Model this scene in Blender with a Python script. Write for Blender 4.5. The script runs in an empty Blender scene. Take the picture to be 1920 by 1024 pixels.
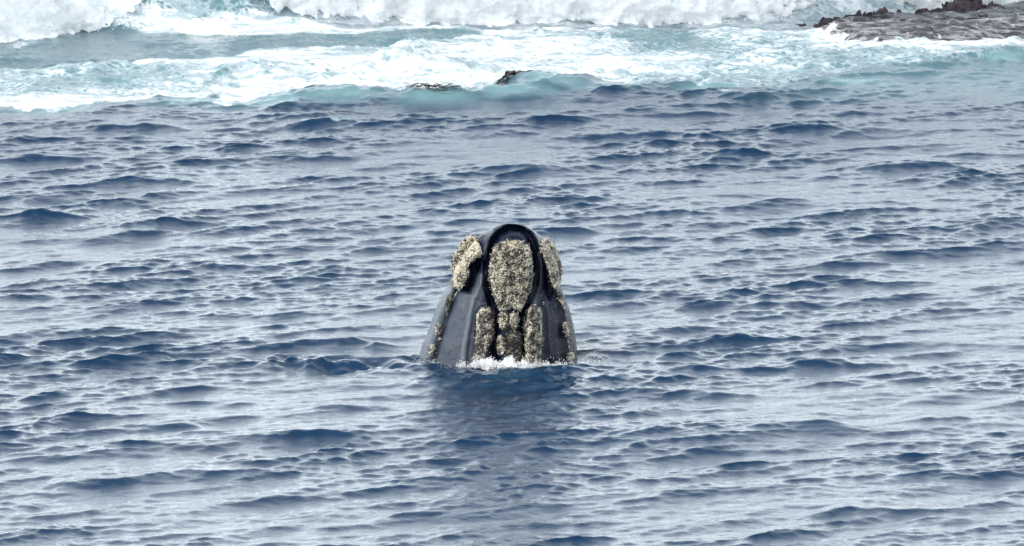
import bpy, math, random
import numpy as np

# ------------------------------------------------------------------ camera, sky, sun, exposure
SC = bpy.context.scene
COL = SC.collection
RAD = math.radians
CAM_H, CAM_D, CAM_X = 19.1, 108.3, 0.083
PXA = 7.576e-5                       # radians per photograph pixel
DEP0 = RAD(9.323)                    # downward tilt of the view axis

cam_d = bpy.data.cameras.new('camera')
cam = bpy.data.objects.new('camera', cam_d)
COL.objects.link(cam)
cam.location = (CAM_X, -CAM_D, CAM_H)
cam.rotation_euler = (math.pi / 2 - DEP0, 0, 0)
cam_d.sensor_width = 36.0
cam_d.lens = 18.0 / (960 * PXA)
cam_d.clip_start = 1.0
cam_d.clip_end = 20000
SC.camera = cam

SUN_EL, SUN_AZ = 48.0, -62.0          # azimuth measured from the view direction (+Y), negative = left
world = bpy.data.worlds.new('World')
SC.world = world
world.use_nodes = True
nt = world.node_tree
nt.nodes.clear()
w_out = nt.nodes.new('ShaderNodeOutputWorld')
w_bg = nt.nodes.new('ShaderNodeBackground')
w_sky = nt.nodes.new('ShaderNodeTexSky')
w_sky.sky_type = 'NISHITA'
w_sky.sun_disc = False
w_sky.sun_elevation = RAD(SUN_EL)
w_sky.sun_rotation = RAD(SUN_AZ)
w_sky.air_density = 1.0
w_sky.dust_density = 2.0
w_sky.ozone_density = 1.0
# thin even cloud cover over the blue: pale layer with soft broad structure
w_tc = nt.nodes.new('ShaderNodeTexCoord')
w_noise = nt.nodes.new('ShaderNodeTexNoise')
w_noise.inputs['Scale'].default_value = 2.2
w_noise.inputs['Detail'].default_value = 5
w_ramp = nt.nodes.new('ShaderNodeValToRGB')
w_ramp.color_ramp.elements[0].position = 0.3
w_ramp.color_ramp.elements[0].color = (9.4, 10.4, 10.85, 1)
w_ramp.color_ramp.elements[1].position = 0.7
w_ramp.color_ramp.elements[1].color = (12.0, 12.85, 13.15, 1)
w_mix = nt.nodes.new('ShaderNodeMix')
w_mix.data_type = 'RGBA'
def _wm(op, a, b, clamp=False):
    m_ = nt.nodes.new('ShaderNodeMath'); m_.operation = op; m_.use_clamp = clamp
    for i_, v_ in enumerate((a, b)):
        if isinstance(v_, (int, float)): m_.inputs[i_].default_value = v_
        else: nt.links.new(v_, m_.inputs[i_])
    return m_.outputs[0]
w_sep = nt.nodes.new('ShaderNodeSeparateXYZ')
nt.links.new(w_tc.outputs['Generated'], w_sep.inputs[0])
w_el = _wm('MAXIMUM', w_sep.outputs['Z'], 0.0)
w_hz = _wm('EXPONENT', _wm('MULTIPLY', w_el, -3.2), 0.0)       # bright hazy cloud low down, thinner and darker overhead
nt.links.new(_wm('ADD', 0.42, _wm('MULTIPLY', w_hz, 0.56), True), w_mix.inputs[0])
w_lum = nt.nodes.new('ShaderNodeVectorMath'); w_lum.operation = 'SCALE'
nt.links.new(w_ramp.outputs['Color'], w_lum.inputs[0])
nt.links.new(_wm('ADD', 0.45, _wm('MULTIPLY', w_hz, 1.42)), w_lum.inputs['Scale'])
nt.links.new(w_tc.outputs['Generated'], w_noise.inputs['Vector'])
nt.links.new(w_noise.outputs['Fac'], w_ramp.inputs['Fac'])
nt.links.new(w_sky.outputs['Color'], w_mix.inputs[6])
nt.links.new(w_lum.outputs[0], w_mix.inputs[7])
nt.links.new(w_mix.outputs[2], w_bg.inputs['Color'])
w_bg.inputs['Strength'].default_value = 0.10
nt.links.new(w_bg.outputs['Background'], w_out.inputs['Surface'])

sun_d = bpy.data.lights.new('sun', 'SUN')
sun_d.energy = 2.0
sun_d.angle = RAD(12)
sun_d.color = (1.0, 0.96, 0.90)
sun = bpy.data.objects.new('sun', sun_d)
COL.objects.link(sun)
# direction towards the sun; azimuth -130 deg from +Y puts it left and a little behind the camera
sa, se = RAD(-130), RAD(SUN_EL)
from mathutils import Vector
to_sun = Vector((math.sin(sa) * math.cos(se), math.cos(sa) * math.cos(se), math.sin(se)))
sun.rotation_euler = (-to_sun).to_track_quat('-Z', 'Y').to_euler()
w_sky.sun_rotation = sa

SC.cycles.volume_bounces = 5
vs = SC.view_settings
vs.view_transform = 'Standard'
vs.look = 'None'
vs.exposure = 1.05
vs.gamma = 1.0
vs.use_curve_mapping = False

rng = np.random.default_rng(7)
random.seed(7)

# ------------------------------------------------------------------ helpers
def px_of(x, Y):
    """photograph column and row of a point of the sea surface"""
    dep = np.arctan2(CAM_H, Y + CAM_D)
    sl = np.hypot(CAM_H, Y + CAM_D)
    return 960 + (x - CAM_X) / (PXA * sl * np.cos(dep - DEP0)), 512 + np.tan(dep - DEP0) / PXA

def ground(px, py, h=0.0):
    """point at height h above the sea, at a photograph column and row"""
    dep = DEP0 + math.atan((py - 512) * PXA)
    Y = (CAM_H - h) / math.tan(dep) - CAM_D
    sl = math.hypot(CAM_H - h, Y + CAM_D)
    return CAM_X + (px - 960) * PXA * sl * math.cos(dep - DEP0), Y

def sstep(a, b, x):
    t = np.clip((x - a) / (b - a), 0, 1)
    return t * t * (3 - 2 * t)

def _h(ix, iy, iz, seed):
    n = (ix * 374761393 + iy * 668265263 + iz * 2147483647 + seed * 974634777) & 0xFFFFFFFF
    n = ((n ^ (n >> 13)) * 1274126177) & 0xFFFFFFFF
    n = ((n ^ (n >> 16)) * 2246822519) & 0xFFFFFFFF
    return ((n ^ (n >> 15)) & 0xFFFFFF) / float(0xFFFFFF)

def vnoise(x, y, z=0.0, seed=0):
    x = np.asarray(x, float); y = np.asarray(y, float); z = np.asarray(z, float) + 0 * x
    ix = np.floor(x).astype(np.int64); iy = np.floor(y).astype(np.int64); iz = np.floor(z).astype(np.int64)
    fx, fy, fz = x - ix, y - iy, z - iz
    fx, fy, fz = [f * f * f * (f * (f * 6 - 15) + 10) for f in (fx, fy, fz)]
    r = 0
    for dx in (0, 1):
        wx = fx if dx else 1 - fx
        for dy in (0, 1):
            wy = fy if dy else 1 - fy
            for dz in (0, 1):
                wz = fz if dz else 1 - fz
                r = r + wx * wy * wz * _h(ix + dx, iy + dy, iz + dz, seed)
    return r * 2 - 1

def fbm(x, y, z=0.0, octv=4, seed=0, gain=0.5):
    r, a, s = 0, 1.0, 1.0
    for o in range(octv):
        r = r + a * vnoise(x * s + 17.3 * o, y * s - 9.1 * o, np.asarray(z) * s + 3.7 * o, seed + o)
        a *= gain; s *= 2.03
    return r

def seg_dist(px, py, pts, closed=False):
    """distance to a polyline; with closed=True signed, negative inside"""
    d = np.full(np.shape(px), 1e9)
    pts = [tuple(map(float, p)) for p in pts]
    n = len(pts)
    inside = np.zeros(np.shape(px), bool)
    for i in range(n if closed else n - 1):
        (ax, ay), (bx, by) = pts[i], pts[(i + 1) % n]
        ex, ey = bx - ax, by - ay
        L = ex * ex + ey * ey + 1e-12
        t = np.clip(((px - ax) * ex + (py - ay) * ey) / L, 0, 1)
        d = np.minimum(d, np.hypot(px - ax - t * ex, py - ay - t * ey))
        if closed and ay != by:
            c = ((ay > py) != (by > py)) & (px < ex * (py - ay) / (by - ay) + ax)
            inside ^= c
    return np.where(inside, -d, d) if closed else d

def add_mesh(name, verts, faces, mat, parent=None, smooth=True, attrs=None):
    me = bpy.data.meshes.new(name)
    verts = np.asarray(verts, np.float32)
    nv = len(verts)
    if isinstance(faces, tuple):            # (quads, tris)
        fl = [np.asarray(f, np.int32) for f in faces if len(f)]
    else:
        fl = [np.asarray(faces, np.int32)]
    loops = np.concatenate([f.ravel() for f in fl])
    tot = np.concatenate([np.full(len(f), f.shape[1], np.int32) for f in fl])
    start = np.concatenate([[0], np.cumsum(tot)[:-1]]).astype(np.int32)
    me.vertices.add(nv); me.vertices.foreach_set('co', verts.ravel())
    me.loops.add(len(loops)); me.loops.foreach_set('vertex_index', loops)
    me.polygons.add(len(tot)); me.polygons.foreach_set('loop_start', start)
    me.polygons.foreach_set('use_smooth', np.full(len(tot), smooth, bool))
    me.update(calc_edges=True)
    if attrs:
        for k, v in attrs.items():
            a = me.attributes.new(k, 'FLOAT', 'POINT')
            a.data.foreach_set('value', np.asarray(v, np.float32).ravel())
    me.materials.append(mat)
    o = bpy.data.objects.new(name, me)
    COL.objects.link(o)
    if parent:
        o.parent = parent
    return o

def grid_faces(nu, nv, wrap=False):
    """quads of an nu x nv lattice stored row by row (index = i*nv + j)"""
    i = np.arange(nu - 1)[:, None]; j = np.arange(nv if wrap else nv - 1)[None, :]
    j2 = (j + 1) % nv
    a = i * nv + j; b = i * nv + j2; c = (i + 1) * nv + j2; d = (i + 1) * nv + j
    return np.stack([a, b, c, d], -1).reshape(-1, 4)

class Node:
    def __init__(self, name):
        self.m = bpy.data.materials.new(name); self.m.use_nodes = True
        self.t = self.m.node_tree; self.t.nodes.clear()
        self.out = self.t.nodes.new('ShaderNodeOutputMaterial')
    def n(self, kind, **kw):
        nd = self.t.nodes.new('ShaderNode' + kind)
        for k, v in kw.items():
            if k.startswith('_'): setattr(nd, k[1:], v)
            else: nd.inputs[k.replace('__', ' ')].default_value = v
        return nd
    def l(self, a, b): self.t.links.new(a, b)
    def math(self, op, a, b=None, clamp=False):
        nd = self.t.nodes.new('ShaderNodeMath'); nd.operation = op; nd.use_clamp = clamp
        for i, v in enumerate((a, b)):
            if v is None: continue
            if isinstance(v, (int, float)): nd.inputs[i].default_value = v
            else: self.l(v, nd.inputs[i])
        return nd.outputs[0]
    def mixc(self, f, a, b):
        nd = self.t.nodes.new('ShaderNodeMix'); nd.data_type = 'RGBA'
        for s, v in ((0, f), (6, a), (7, b)):
            if isinstance(v, (int, float, tuple)): nd.inputs[s].default_value = v
            else: self.l(v, nd.inputs[s])
        return nd.outputs[2]
    def ss(self, x, lo, hi):
        nd = self.t.nodes.new('ShaderNodeMapRange'); nd.interpolation_type = 'SMOOTHSTEP'
        self.l(x, nd.inputs[0]); nd.inputs[1].default_value = lo; nd.inputs[2].default_value = hi
        return nd.outputs[0]
    def coord(self, scale=(1, 1, 1)):
        tc = self.t.nodes.new('ShaderNodeTexCoord'); mp = self.t.nodes.new('ShaderNodeMapping')
        self.l(tc.outputs['Object'], mp.inputs[0]); mp.inputs['Scale'].default_value = scale
        return mp.outputs[0]
    def noise(self, vec, scale, detail=4, rough=0.5, dist=0.0):
        nd = self.n('TexNoise', Scale=scale, Detail=detail, Roughness=rough, Distortion=dist)
        self.l(vec, nd.inputs['Vector']); return nd.outputs['Fac']
    def attr(self, name):
        nd = self.n('Attribute', _attribute_name=name); return nd.outputs['Fac']

# ------------------------------------------------------------------ materials
def mat_water():
    k = Node('sea_water')
    foam = k.attr('foam'); aer = k.attr('aerated')
    P = k.coord()
    deep = (0.0010, 0.0190, 0.051, 1); turq = (0.12, 0.22, 0.235, 1)
    base = k.mixc(aer, deep, turq)
    wat = k.n('BsdfPrincipled', Roughness=0.05, IOR=1.333)
    k.l(base, wat.inputs['Base Color'])
    n1 = k.noise(k.coord((1.0, 1.5, 1)), 14.0, 4, 0.62, 0.4)
    n2 = k.noise(k.coord((0.8, 1.0, 1)), 34.0, 2, 0.6, 0.3)
    bmp = k.n('Bump', Strength=1.0, Distance=0.008)
    h = k.math('ADD', n1, k.math('MULTIPLY', n2, 0.35))
    k.l(h, bmp.inputs['Height']); k.l(bmp.outputs[0], wat.inputs['Normal'])
    # foam: lacy where thin, closed where thick
    warp = k.n('TexNoise', Scale=1.1, Detail=3.0); k.l(P, warp.inputs['Vector'])
    wv = k.n('VectorMath', _operation='MULTIPLY_ADD')
    k.l(warp.outputs['Color'], wv.inputs[0]); wv.inputs[1].default_value = (0.9, 0.9, 0.9); k.l(P, wv.inputs[2])
    vo = k.n('TexVoronoi', _feature='DISTANCE_TO_EDGE', Scale=1.9); k.l(wv.outputs[0], vo.inputs['Vector'])
    vo2 = k.n('TexVoronoi', _feature='DISTANCE_TO_EDGE', Scale=5.5); k.l(wv.outputs[0], vo2.inputs['Vector'])
    fine = k.noise(k.coord((1, 1, 1)), 3.2, 7, 0.68, 0.6)
    lace = k.math('SUBTRACT', 0.34, vo.outputs['Distance'])
    lace2 = k.math('SUBTRACT', 0.22, k.math('MULTIPLY', vo2.outputs['Distance'], 1.3))
    patt = k.math('ADD', k.math('MULTIPLY', lace, 0.55), k.math('ADD', k.math('MULTIPLY', lace2, 0.5), k.math('MULTIPLY', fine, 0.75)))
    v = k.math('ADD', patt, k.math('MULTIPLY', k.math('SUBTRACT', foam, 0.5), 1.25))
    f = k.ss(v, 0.50, 0.86)
    f = k.math('MULTIPLY', f, k.ss(foam, 0.02, 0.10))
    white = k.n('BsdfPrincipled', Roughness=0.7, IOR=1.33)
    strk = k.noise(k.coord((0.35, 1.3, 1)), 2.6, 6, 0.62, 0.5)
    body = k.math('ADD', k.math('MULTIPLY', v, 0.55), k.math('MULTIPLY', strk, 1.3))
    k.l(k.mixc(k.ss(body, 0.98, 1.46), (0.27, 0.345, 0.375, 1), (0.72, 0.75, 0.76, 1)), white.inputs['Base Color'])
    b2 = k.n('Bump', Strength=0.8, Distance=0.10)
    k.l(k.noise(P, 5.0, 7, 0.65, 0.3), b2.inputs['Height']); k.l(b2.outputs[0], white.inputs['Normal'])
    mx = k.n('MixShader'); k.l(f, mx.inputs[0]); k.l(wat.outputs[0], mx.inputs[1]); k.l(white.outputs[0], mx.inputs[2])
    k.l(mx.outputs[0], k.out.inputs[0])
    return k.m

def mat_foam(name, col=(0.95, 0.96, 0.965, 1), sc=5.0, dist=0.035):
    k = Node(name)
    b = k.n('BsdfPrincipled', Roughness=0.75, IOR=1.33, Subsurface__Weight=0.85, Subsurface__Radius=(1.0, 1.0, 1.0), Subsurface__Scale=0.7)
    P = k.coord()
    n = k.noise(P, sc * 0.5, 6, 0.65)
    k.l(k.mixc(k.ss(n, 0.25, 0.55), (col[0] * 0.92, col[1] * 0.95, col[2] * 0.97, 1), col), b.inputs['Base Color'])
    bp = k.n('Bump', Strength=0.6, Distance=dist)
    k.l(k.noise(P, sc, 9, 0.7, 0.5), bp.inputs['Height']); k.l(bp.outputs[0], b.inputs['Normal'])
    k.l(b.outputs[0], k.out.inputs[0])
    return k.m

def mat_skin():
    k = Node('wet_whale_skin')
    P = k.coord()
    b = k.n('BsdfPrincipled', IOR=1.36, Specular__IOR__Level=0.28)
    big = k.noise(k.coord((1, 1, 0.5)), 2.2, 5, 0.6, 0.4)
    streak = k.noise(k.coord((9, 9, 0.9)), 2.0, 5, 0.6, 0.3)
    pale = k.attr('pale')
    c0 = k.mixc(k.ss(big, 0.35, 0.7), (0.0015, 0.003, 0.011, 1), (0.004, 0.007, 0.020, 1))
    g = k.math('MULTIPLY', pale, k.math('ADD', 0.55, k.math('MULTIPLY', streak, 0.9)))
    c1 = k.mixc(g, c0, (0.082, 0.098, 0.120, 1))  # sky sheen and highlights on the skin, painted as a paler colour
    # pale scratches and scuffs, small white flecks
    vo = k.n('TexVoronoi', Scale=26.0); k.l(P, vo.inputs['Vector'])
    fl = k.math('MULTIPLY', k.math('SUBTRACT', 1.0, k.ss(vo.outputs['Distance'], 0.07, 0.17)), k.ss(k.noise(P, 3.1, 3), 0.60, 0.68))
    c2 = k.mixc(k.math('MULTIPLY', fl, 0.8), c1, (0.42, 0.43, 0.41, 1))
    sc = k.noise(k.coord((14, 14, 1.3)), 1.7, 2, 0.4, 1.2)
    scr = k.math('MULTIPLY', k.ss(sc, 0.66, 0.72), 0.16)
    c3 = k.mixc(scr, c2, (0.30, 0.31, 0.32, 1))
    k.l(c3, b.inputs['Base Color'])
    k.l(k.math('ADD', 0.10, k.math('MULTIPLY', streak, 0.20)), b.inputs['Roughness'])
    bp = k.n('Bump', Strength=0.6, Distance=0.035)
    hh = k.math('ADD', k.math('MULTIPLY', streak, 0.5), k.noise(P, 14, 5, 0.6))
    k.l(hh, bp.inputs['Height']); k.l(bp.outputs[0], b.inputs['Normal'])
    k.l(b.outputs[0], k.out.inputs[0])
    return k.m

def mat_callosity():
    k = Node('callosity_crust')
    P = k.coord(); tone = k.attr('tone')
    b = k.n('BsdfPrincipled', Roughness=0.8, IOR=1.4)
    n = k.noise(P, 17, 5, 0.68, 0.3)
    n2 = k.noise(P, 5.5, 3, 0.5)
    v = k.math('ADD', k.math('MULTIPLY', n, 0.9), k.math('ADD', k.math('MULTIPLY', tone, 0.55), k.math('MULTIPLY', n2, 0.4)))
    r = k.n('ValToRGB'); e = r.color_ramp.elements
    e[0].position = 0.70; e[0].color = (0.035, 0.031, 0.034, 1)
    e[1].position = 1.0; e[1].color = (0.47, 0.435, 0.35, 1)
    for p, c in ((0.77, (0.065, 0.058, 0.056, 1)), (0.87, (0.155, 0.14, 0.12, 1)), (0.94, (0.26, 0.236, 0.195, 1))):
        x = e.new(min(p, 1.0) if p < 1 else 0.97); x.color = c
    k.l(v, r.inputs['Fac'])
    yel = k.ss(k.noise(P, 16, 2, 0.5, 0.2), 0.60, 0.70)
    c = k.mixc(k.math('MULTIPLY', yel, 0.35), r.outputs['Color'], (0.46, 0.41, 0.17, 1))
    k.l(c, b.inputs['Base Color'])
    bp = k.n('Bump', Strength=1.0, Distance=0.02)
    k.l(n, bp.inputs['Height']); k.l(bp.outputs[0], b.inputs['Normal'])
    k.l(b.outputs[0], k.out.inputs[0])
    return k.m

def mat_rock(name, dark):
    k = Node(name)
    b = k.n('BsdfPrincipled', IOR=1.4)
    P = k.coord()
    st = k.noise(k.coord((0.7, 4.5, 5.0)), 2.2, 7, 0.7, 0.5)
    bl = k.noise(P, 3.0, 6, 0.65, 0.3)
    if dark:
        c = k.mixc(k.ss(bl, 0.35, 0.68), (0.016, 0.014, 0.022, 1), (0.10, 0.072, 0.082, 1))
        b.inputs['Roughness'].default_value = 0.45
    else:
        c = k.mixc(k.ss(st, 0.42, 0.60), (0.028, 0.028, 0.040, 1), (0.26, 0.265, 0.27, 1))
        wet = k.attr('wash')
        f = k.ss(k.math('ADD', wet, k.math('MULTIPLY', k.math('SUBTRACT', k.noise(P, 4.0, 6, 0.7, 0.4), 0.5), 1.1)), 0.42, 0.60)
        c = k.mixc(f, c, (0.78, 0.81, 0.83, 1))
        c = k.mixc(k.math('MULTIPLY', k.attr('dark'), 0.85), c, (0.035, 0.033, 0.045, 1))
        b.inputs['Roughness'].default_value = 0.35
    k.l(c, b.inputs['Base Color'])
    bp = k.n('Bump', Strength=1.0, Distance=0.06)
    k.l(k.math('ADD', st, bl), bp.inputs['Height']); k.l(bp.outputs[0], b.inputs['Normal'])
    k.l(b.outputs[0], k.out.inputs[0])
    return k.m

def mat_kelp():
    k = Node('dark_kelp')
    b = k.n('BsdfPrincipled', Roughness=0.3, IOR=1.4)
    k.l(k.mixc(k.noise(k.coord(), 8, 4), (0.008, 0.008, 0.012, 1), (0.05, 0.035, 0.03, 1)), b.inputs['Base Color'])
    k.l(b.outputs[0], k.out.inputs[0]); return k.m

M_WATER = mat_water(); M_FOAM = mat_foam('whitewater'); M_SPLASH = mat_foam('splash_foam', (0.80, 0.82, 0.83, 1), 9, 0.04)
M_SKIN = mat_skin(); M_CALL = mat_callosity(); M_ROCK = mat_rock('wet_grey_rock', False); M_RIDGE = mat_rock('dark_jagged_rock', True)
M_KELP = mat_kelp()

# ------------------------------------------------------------------ the sea
def axis(lo, hi, step, far, grow=1.12):
    a = list(np.arange(lo, hi + step * 0.5, step))
    s = step
    while a[-1] < far: s *= grow; a.append(a[-1] + s)
    s = step; b = [a[0]]
    while b[-1] > -far: s *= grow; b.append(b[-1] - s)
    return np.array(b[:0:-1] + a)

gx = axis(-11.7, 11.7, 0.034, 6000)
gy = axis(-15.8, 44.5, 0.046, 6000)
NX, NY = len(gx), len(gy)
dxs = np.gradient(gx); dys = np.gradient(gy)

def wave_field(lam_lo, lam_hi, n, main_deg, spread_deg, slope, seed):
    """sum of n travelling waves: height and the two choppy offsets; matrix products keep it quick"""
    r = np.random.default_rng(seed)
    lam = np.exp(r.uniform(np.log(lam_lo), np.log(lam_hi), n))
    th = RAD(main_deg) + RAD(spread_deg) * np.clip(r.normal(0, 1, n), -2.6, 2.6)
    kx = 2 * np.pi / lam * np.sin(th); ky = -2 * np.pi / lam * np.cos(th)
    kk = np.hypot(kx, ky)
    amp = slope(lam) / kk * np.sqrt(2.0 * np.log2(lam_hi / lam_lo) / n) * r.rayleigh(0.8, n)
    ph = r.uniform(0, 2 * np.pi, n)
    A = np.exp(1j * np.outer(gx, kx)) * np.exp(-0.18 * np.outer(dxs, kx) ** 2) * (np.outer(dxs, np.abs(kx)) < 3.0)
    B = np.exp(1j * np.outer(gy, ky)) * np.exp(-0.18 * np.outer(dys, ky) ** 2) * (np.outer(dys, np.abs(ky)) < 3.0)
    A = A.astype(np.complex64); B = B.astype(np.complex64)
    c = (amp * np.exp(1j * ph))
    H = ((A * c.astype(np.complex64)) @ B.T).real
    DX = ((A * (1j * c * kx / kk).astype(np.complex64)) @ B.T).real
    DY = ((A * (1j * c * ky / kk).astype(np.complex64)) @ B.T).real
    return H.astype(float), DX.astype(float), DY.astype(float)

X, Yg = np.meshgrid(gx, gy, indexing='ij')
PX, PY = px_of(X, Yg)

# swell and chop: crests run from lower left to upper right
H1, D1x, D1y = wave_field(1.3, 6.0, 300, 34, 22, lambda l: 0.031 * (l / 3.0) ** -0.8, 11)
H2, D2x, D2y = wave_field(0.42, 1.3, 900, 32, 21, lambda l: 0.080 + 0 * l, 12)
H3, D3x, D3y = wave_field(0.11, 0.42, 1600, 30, 34, lambda l: 0.108 + 0 * l, 13)
dwh = np.hypot(X, Yg + 0.6)
env, _, _ = wave_field(2.5, 9.0, 60, 10, 70, lambda l: l / 5.0, 14)
env = env / (env.std() + 1e-9)
# short waves ride on the fronts and tops of the longer ones, and come in gusty patches
crest = H1 / (H1.std() + 1e-9)
near = np.exp(-(X / 1.9) ** 4 - ((Yg + 3.2) / 3.0) ** 4)
e2 = np.clip(0.95 + 0.22 * env + 0.05 * crest, 0.55, 1.6) 
e3 = np.clip(0.95 + 0.26 * env + 0.10 * crest, 0.5, 1.6) * (1 + 0.25 * near)

far_f = sstep(120, 60, np.abs(Yg) + 0 * X)
surf_edge_px = [(-600, 205), (0, 196), (200, 192), (460, 189), (560, 186), (720, 189), (900, 180), (960, 168), (1050, 157), (1200, 156),
                (1330, 160), (1500, 156), (1600, 143), (1750, 132), (1920, 118), (2600, 100)]
se_x = np.array([p[0] for p in surf_edge_px]); se_y = np.array([p[1] for p in surf_edge_px])
edge_row = np.interp(PX, se_x, se_y)
wig = 12 * fbm(X * 0.55, Yg * 0.25, octv=5, seed=5, gain=0.6)
behind = edge_row + wig - PY                        # >0: inside the surf (rows above the edge line)
insurf = sstep(-6, 8, behind)
flat = insurf * np.exp(-((PX - 180) / 480) ** 2) * sstep(135, 118, PY) * sstep(40, 60, PY)
sea = (1 - 0.55 * insurf) * (1 - 0.6 * flat)                             # chop is knocked down inside the foam
dwh = np.hypot(X, (Yg + 0.1) * 1.0)
calm = 1 - 0.25 * np.exp(-(dwh / 1.9) ** 4)
g1 = (1 - 0.45 * insurf) * calm
g1 = g1 * (1 - 0.5 * flat)
g1 = g1 * (0.75 + 0.5 * sstep(-15, 28, Yg))
H = g1 * H1 + sea * calm * (H2 * e2 + H3 * e3)
CH = 1.65
DX = -CH * (g1 * D1x + sea * (D2x * e2 + 0.45 * D3x * e3)) * 1.0
DY = -CH * (g1 * D1y + sea * (D2y * e2 + 0.45 * D3y * e3)) * 1.0
DX = -DX; DY = -DY
DY = DY - 0.60 * sea * H2 * e2 - 0.35 * g1 * H1        # fronts lean forward, down wind
del D1x, D1y, D2x, D2y, D3x, D3y

foam = np.zeros_like(H); aer = np.zeros_like(H)

def crest_wave(px, py, half, amp, tilt=0.0, fw=0.16, bw=0.55, cap=0.0):
    """one peaked wave: steep face towards the viewer, long easy back"""
    global H, foam, aer
    cx, cy = ground(px, py)
    t = RAD(tilt); m = (np.abs(gx - cx) < half * 3.2); n = (np.abs(gy - cy) < 4 + half * 1.5)
    ii = np.ix_(m, n)
    ux = X[ii] - cx; uy = Yg[ii] - cy
    a = ux * math.cos(t) + uy * math.sin(t); b = -ux * math.sin(t) + uy * math.cos(t)
    b = b + 0.14 * vnoise(a * 1.7 + px, a * 0) + 0.05 * vnoise(a * 6 + py, a * 0)
    prof = np.where(b < 0, np.exp(b / fw), np.exp(-b / bw))
    prof = np.where(b < 0, prof * (1 - 0.0 * b), prof)
    al = np.exp(-(np.abs(a) / half) ** 2.2) * (0.85 + 0.3 * vnoise(a * 2.1 + py, a * 0, seed=3))
    H[ii] += amp * prof * al
    if cap > 0:
        foam[ii] = np.maximum(foam[ii], cap * np.exp(-(b / 0.16) ** 2) * np.exp(-(a / (half * 0.35)) ** 2))

for args in [(640, 236, 1.15, 0.34, 22, 0.30, 0.8, 0.70), (765, 226, 0.9, 0.20, 5, 0.25, 0.7), (1215, 256, 0.9, 0.24, 0, 0.22, 0.7, 0.15),
             (1375, 292, 0.8, 0.20, 10, 0.2, 0.7), (1640, 216, 1.5, 0.20, 12, 0.25, 0.9), (1800, 196, 1.0, 0.20, 10, 0.25, 0.9),
             (1330, 212, 0.8, 0.17, 0, 0.2, 0.6), (1410, 186, 0.7, 0.26, 0, 0.25, 0.6, 0.0), (130, 298, 1.1, 0.17, 5, 0.2, 0.8),
             (240, 240, 1.4, 0.16, 6, 0.2, 0.8, 0.12), (990, 320, 1.1, 0.14, 10, 0.2, 0.7), (300, 345, 0.9, 0.15, 8, 0.2, 0.7), (1700, 318, 1.3, 0.20, 5, 0.22, 0.7),
             (600, 822, 0.8, 0.16, 3, 0.16, 0.6), (1260, 832, 1.0, 0.19, 20, 0.16, 0.6), (1440, 806, 0.9, 0.15, 8, 0.16, 0.6),
             (1540, 800, 0.35, 0.15, 0, 0.14, 0.4), (1780, 788, 0.5, 0.17, 5, 0.15, 0.5), (1590, 684, 1.1, 0.14, 14, 0.16, 0.6), (1290, 698, 1.1, 0.13, 5, 0.16, 0.6),
             (650, 648, 0.9, 0.15, 4, 0.2, 0.8), (640, 770, 0.9, 0.13, 10, 0.16, 0.6), (220, 905, 1.0, 0.15, 18, 0.16, 0.6), (1340, 742, 0.6, 0.12, 0, 0.15, 0.5),
             (80, 410, 0.8, 0.14, 0, 0.16, 0.6), (260, 437, 0.7, 0.12, 0, 0.16, 0.6), (1640, 498, 0.8, 0.14, 5, 0.16, 0.6), (1470, 574, 0.5, 0.13, 0, 0.15, 0.5),
             (1610, 570, 0.5, 0.13, 0, 0.15, 0.5), (700, 740, 0.4, 0.06, 0, 0.14, 0.4), (1640, 960, 0.9, 0.12, 12, 0.15, 0.6), (420, 890, 0.7, 0.12, 5, 0.15, 0.6),
             (340, 800, 0.4, 0.11, 0, 0.14, 0.4), (1270, 402, 0.7, 0.12, 5, 0.16, 0.6), (600, 505, 0.7, 0.11, 5, 0.16, 0.6), (1500, 248, 0.9, 0.14, 0, 0.2, 0.7)]:
    crest_wave(*(args[:3] + (args[3] * 0.62,) + args[4:]))

# the swell that carries the front of the foam: a humped line with clear turquoise faces
for px, py, hf, am in [(640, 187, 1.05, 0.36), (360, 192, 0.9, 0.10), (520, 190, 0.6, 0.14), (90, 203, 0.9, 0.14), (820, 186, 0.9, 0.20), (955, 178, 1.0, 0.34), (1035, 168, 0.9, 0.28),
                       (1880, 112, 0.75, 0.34), (1160, 160, 1.3, 0.16), (1610, 152, 1.0, 0.10), (1350, 163, 0.9, 0.12)]:
    cx, cy = ground(px, py)
    m = np.ix_(np.abs(gx - cx) < 4, np.abs(gy - cy) < 5)
    ux = X[m] - cx; uy = Yg[m] - cy - 0.18 * ux - 0.12 * vnoise(X[m] * 1.3, X[m] * 0, seed=4)
    prof = np.where(uy < 0, np.exp(-np.abs(uy / 0.55) ** 1.5), np.exp(-(uy / 1.5) ** 2))
    al = np.exp(-(np.abs(ux) / hf) ** 2.5)
    H[m] += 0.72 * am * prof * al * (1 + 0.25 * fbm(X[m] * 1.8, Yg[m] * 1.8, octv=3, seed=6))
    aer[m] = np.maximum(aer[m], 0.95 * np.exp(-((uy + 0.22) / 0.5) ** 2) * al)

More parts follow.
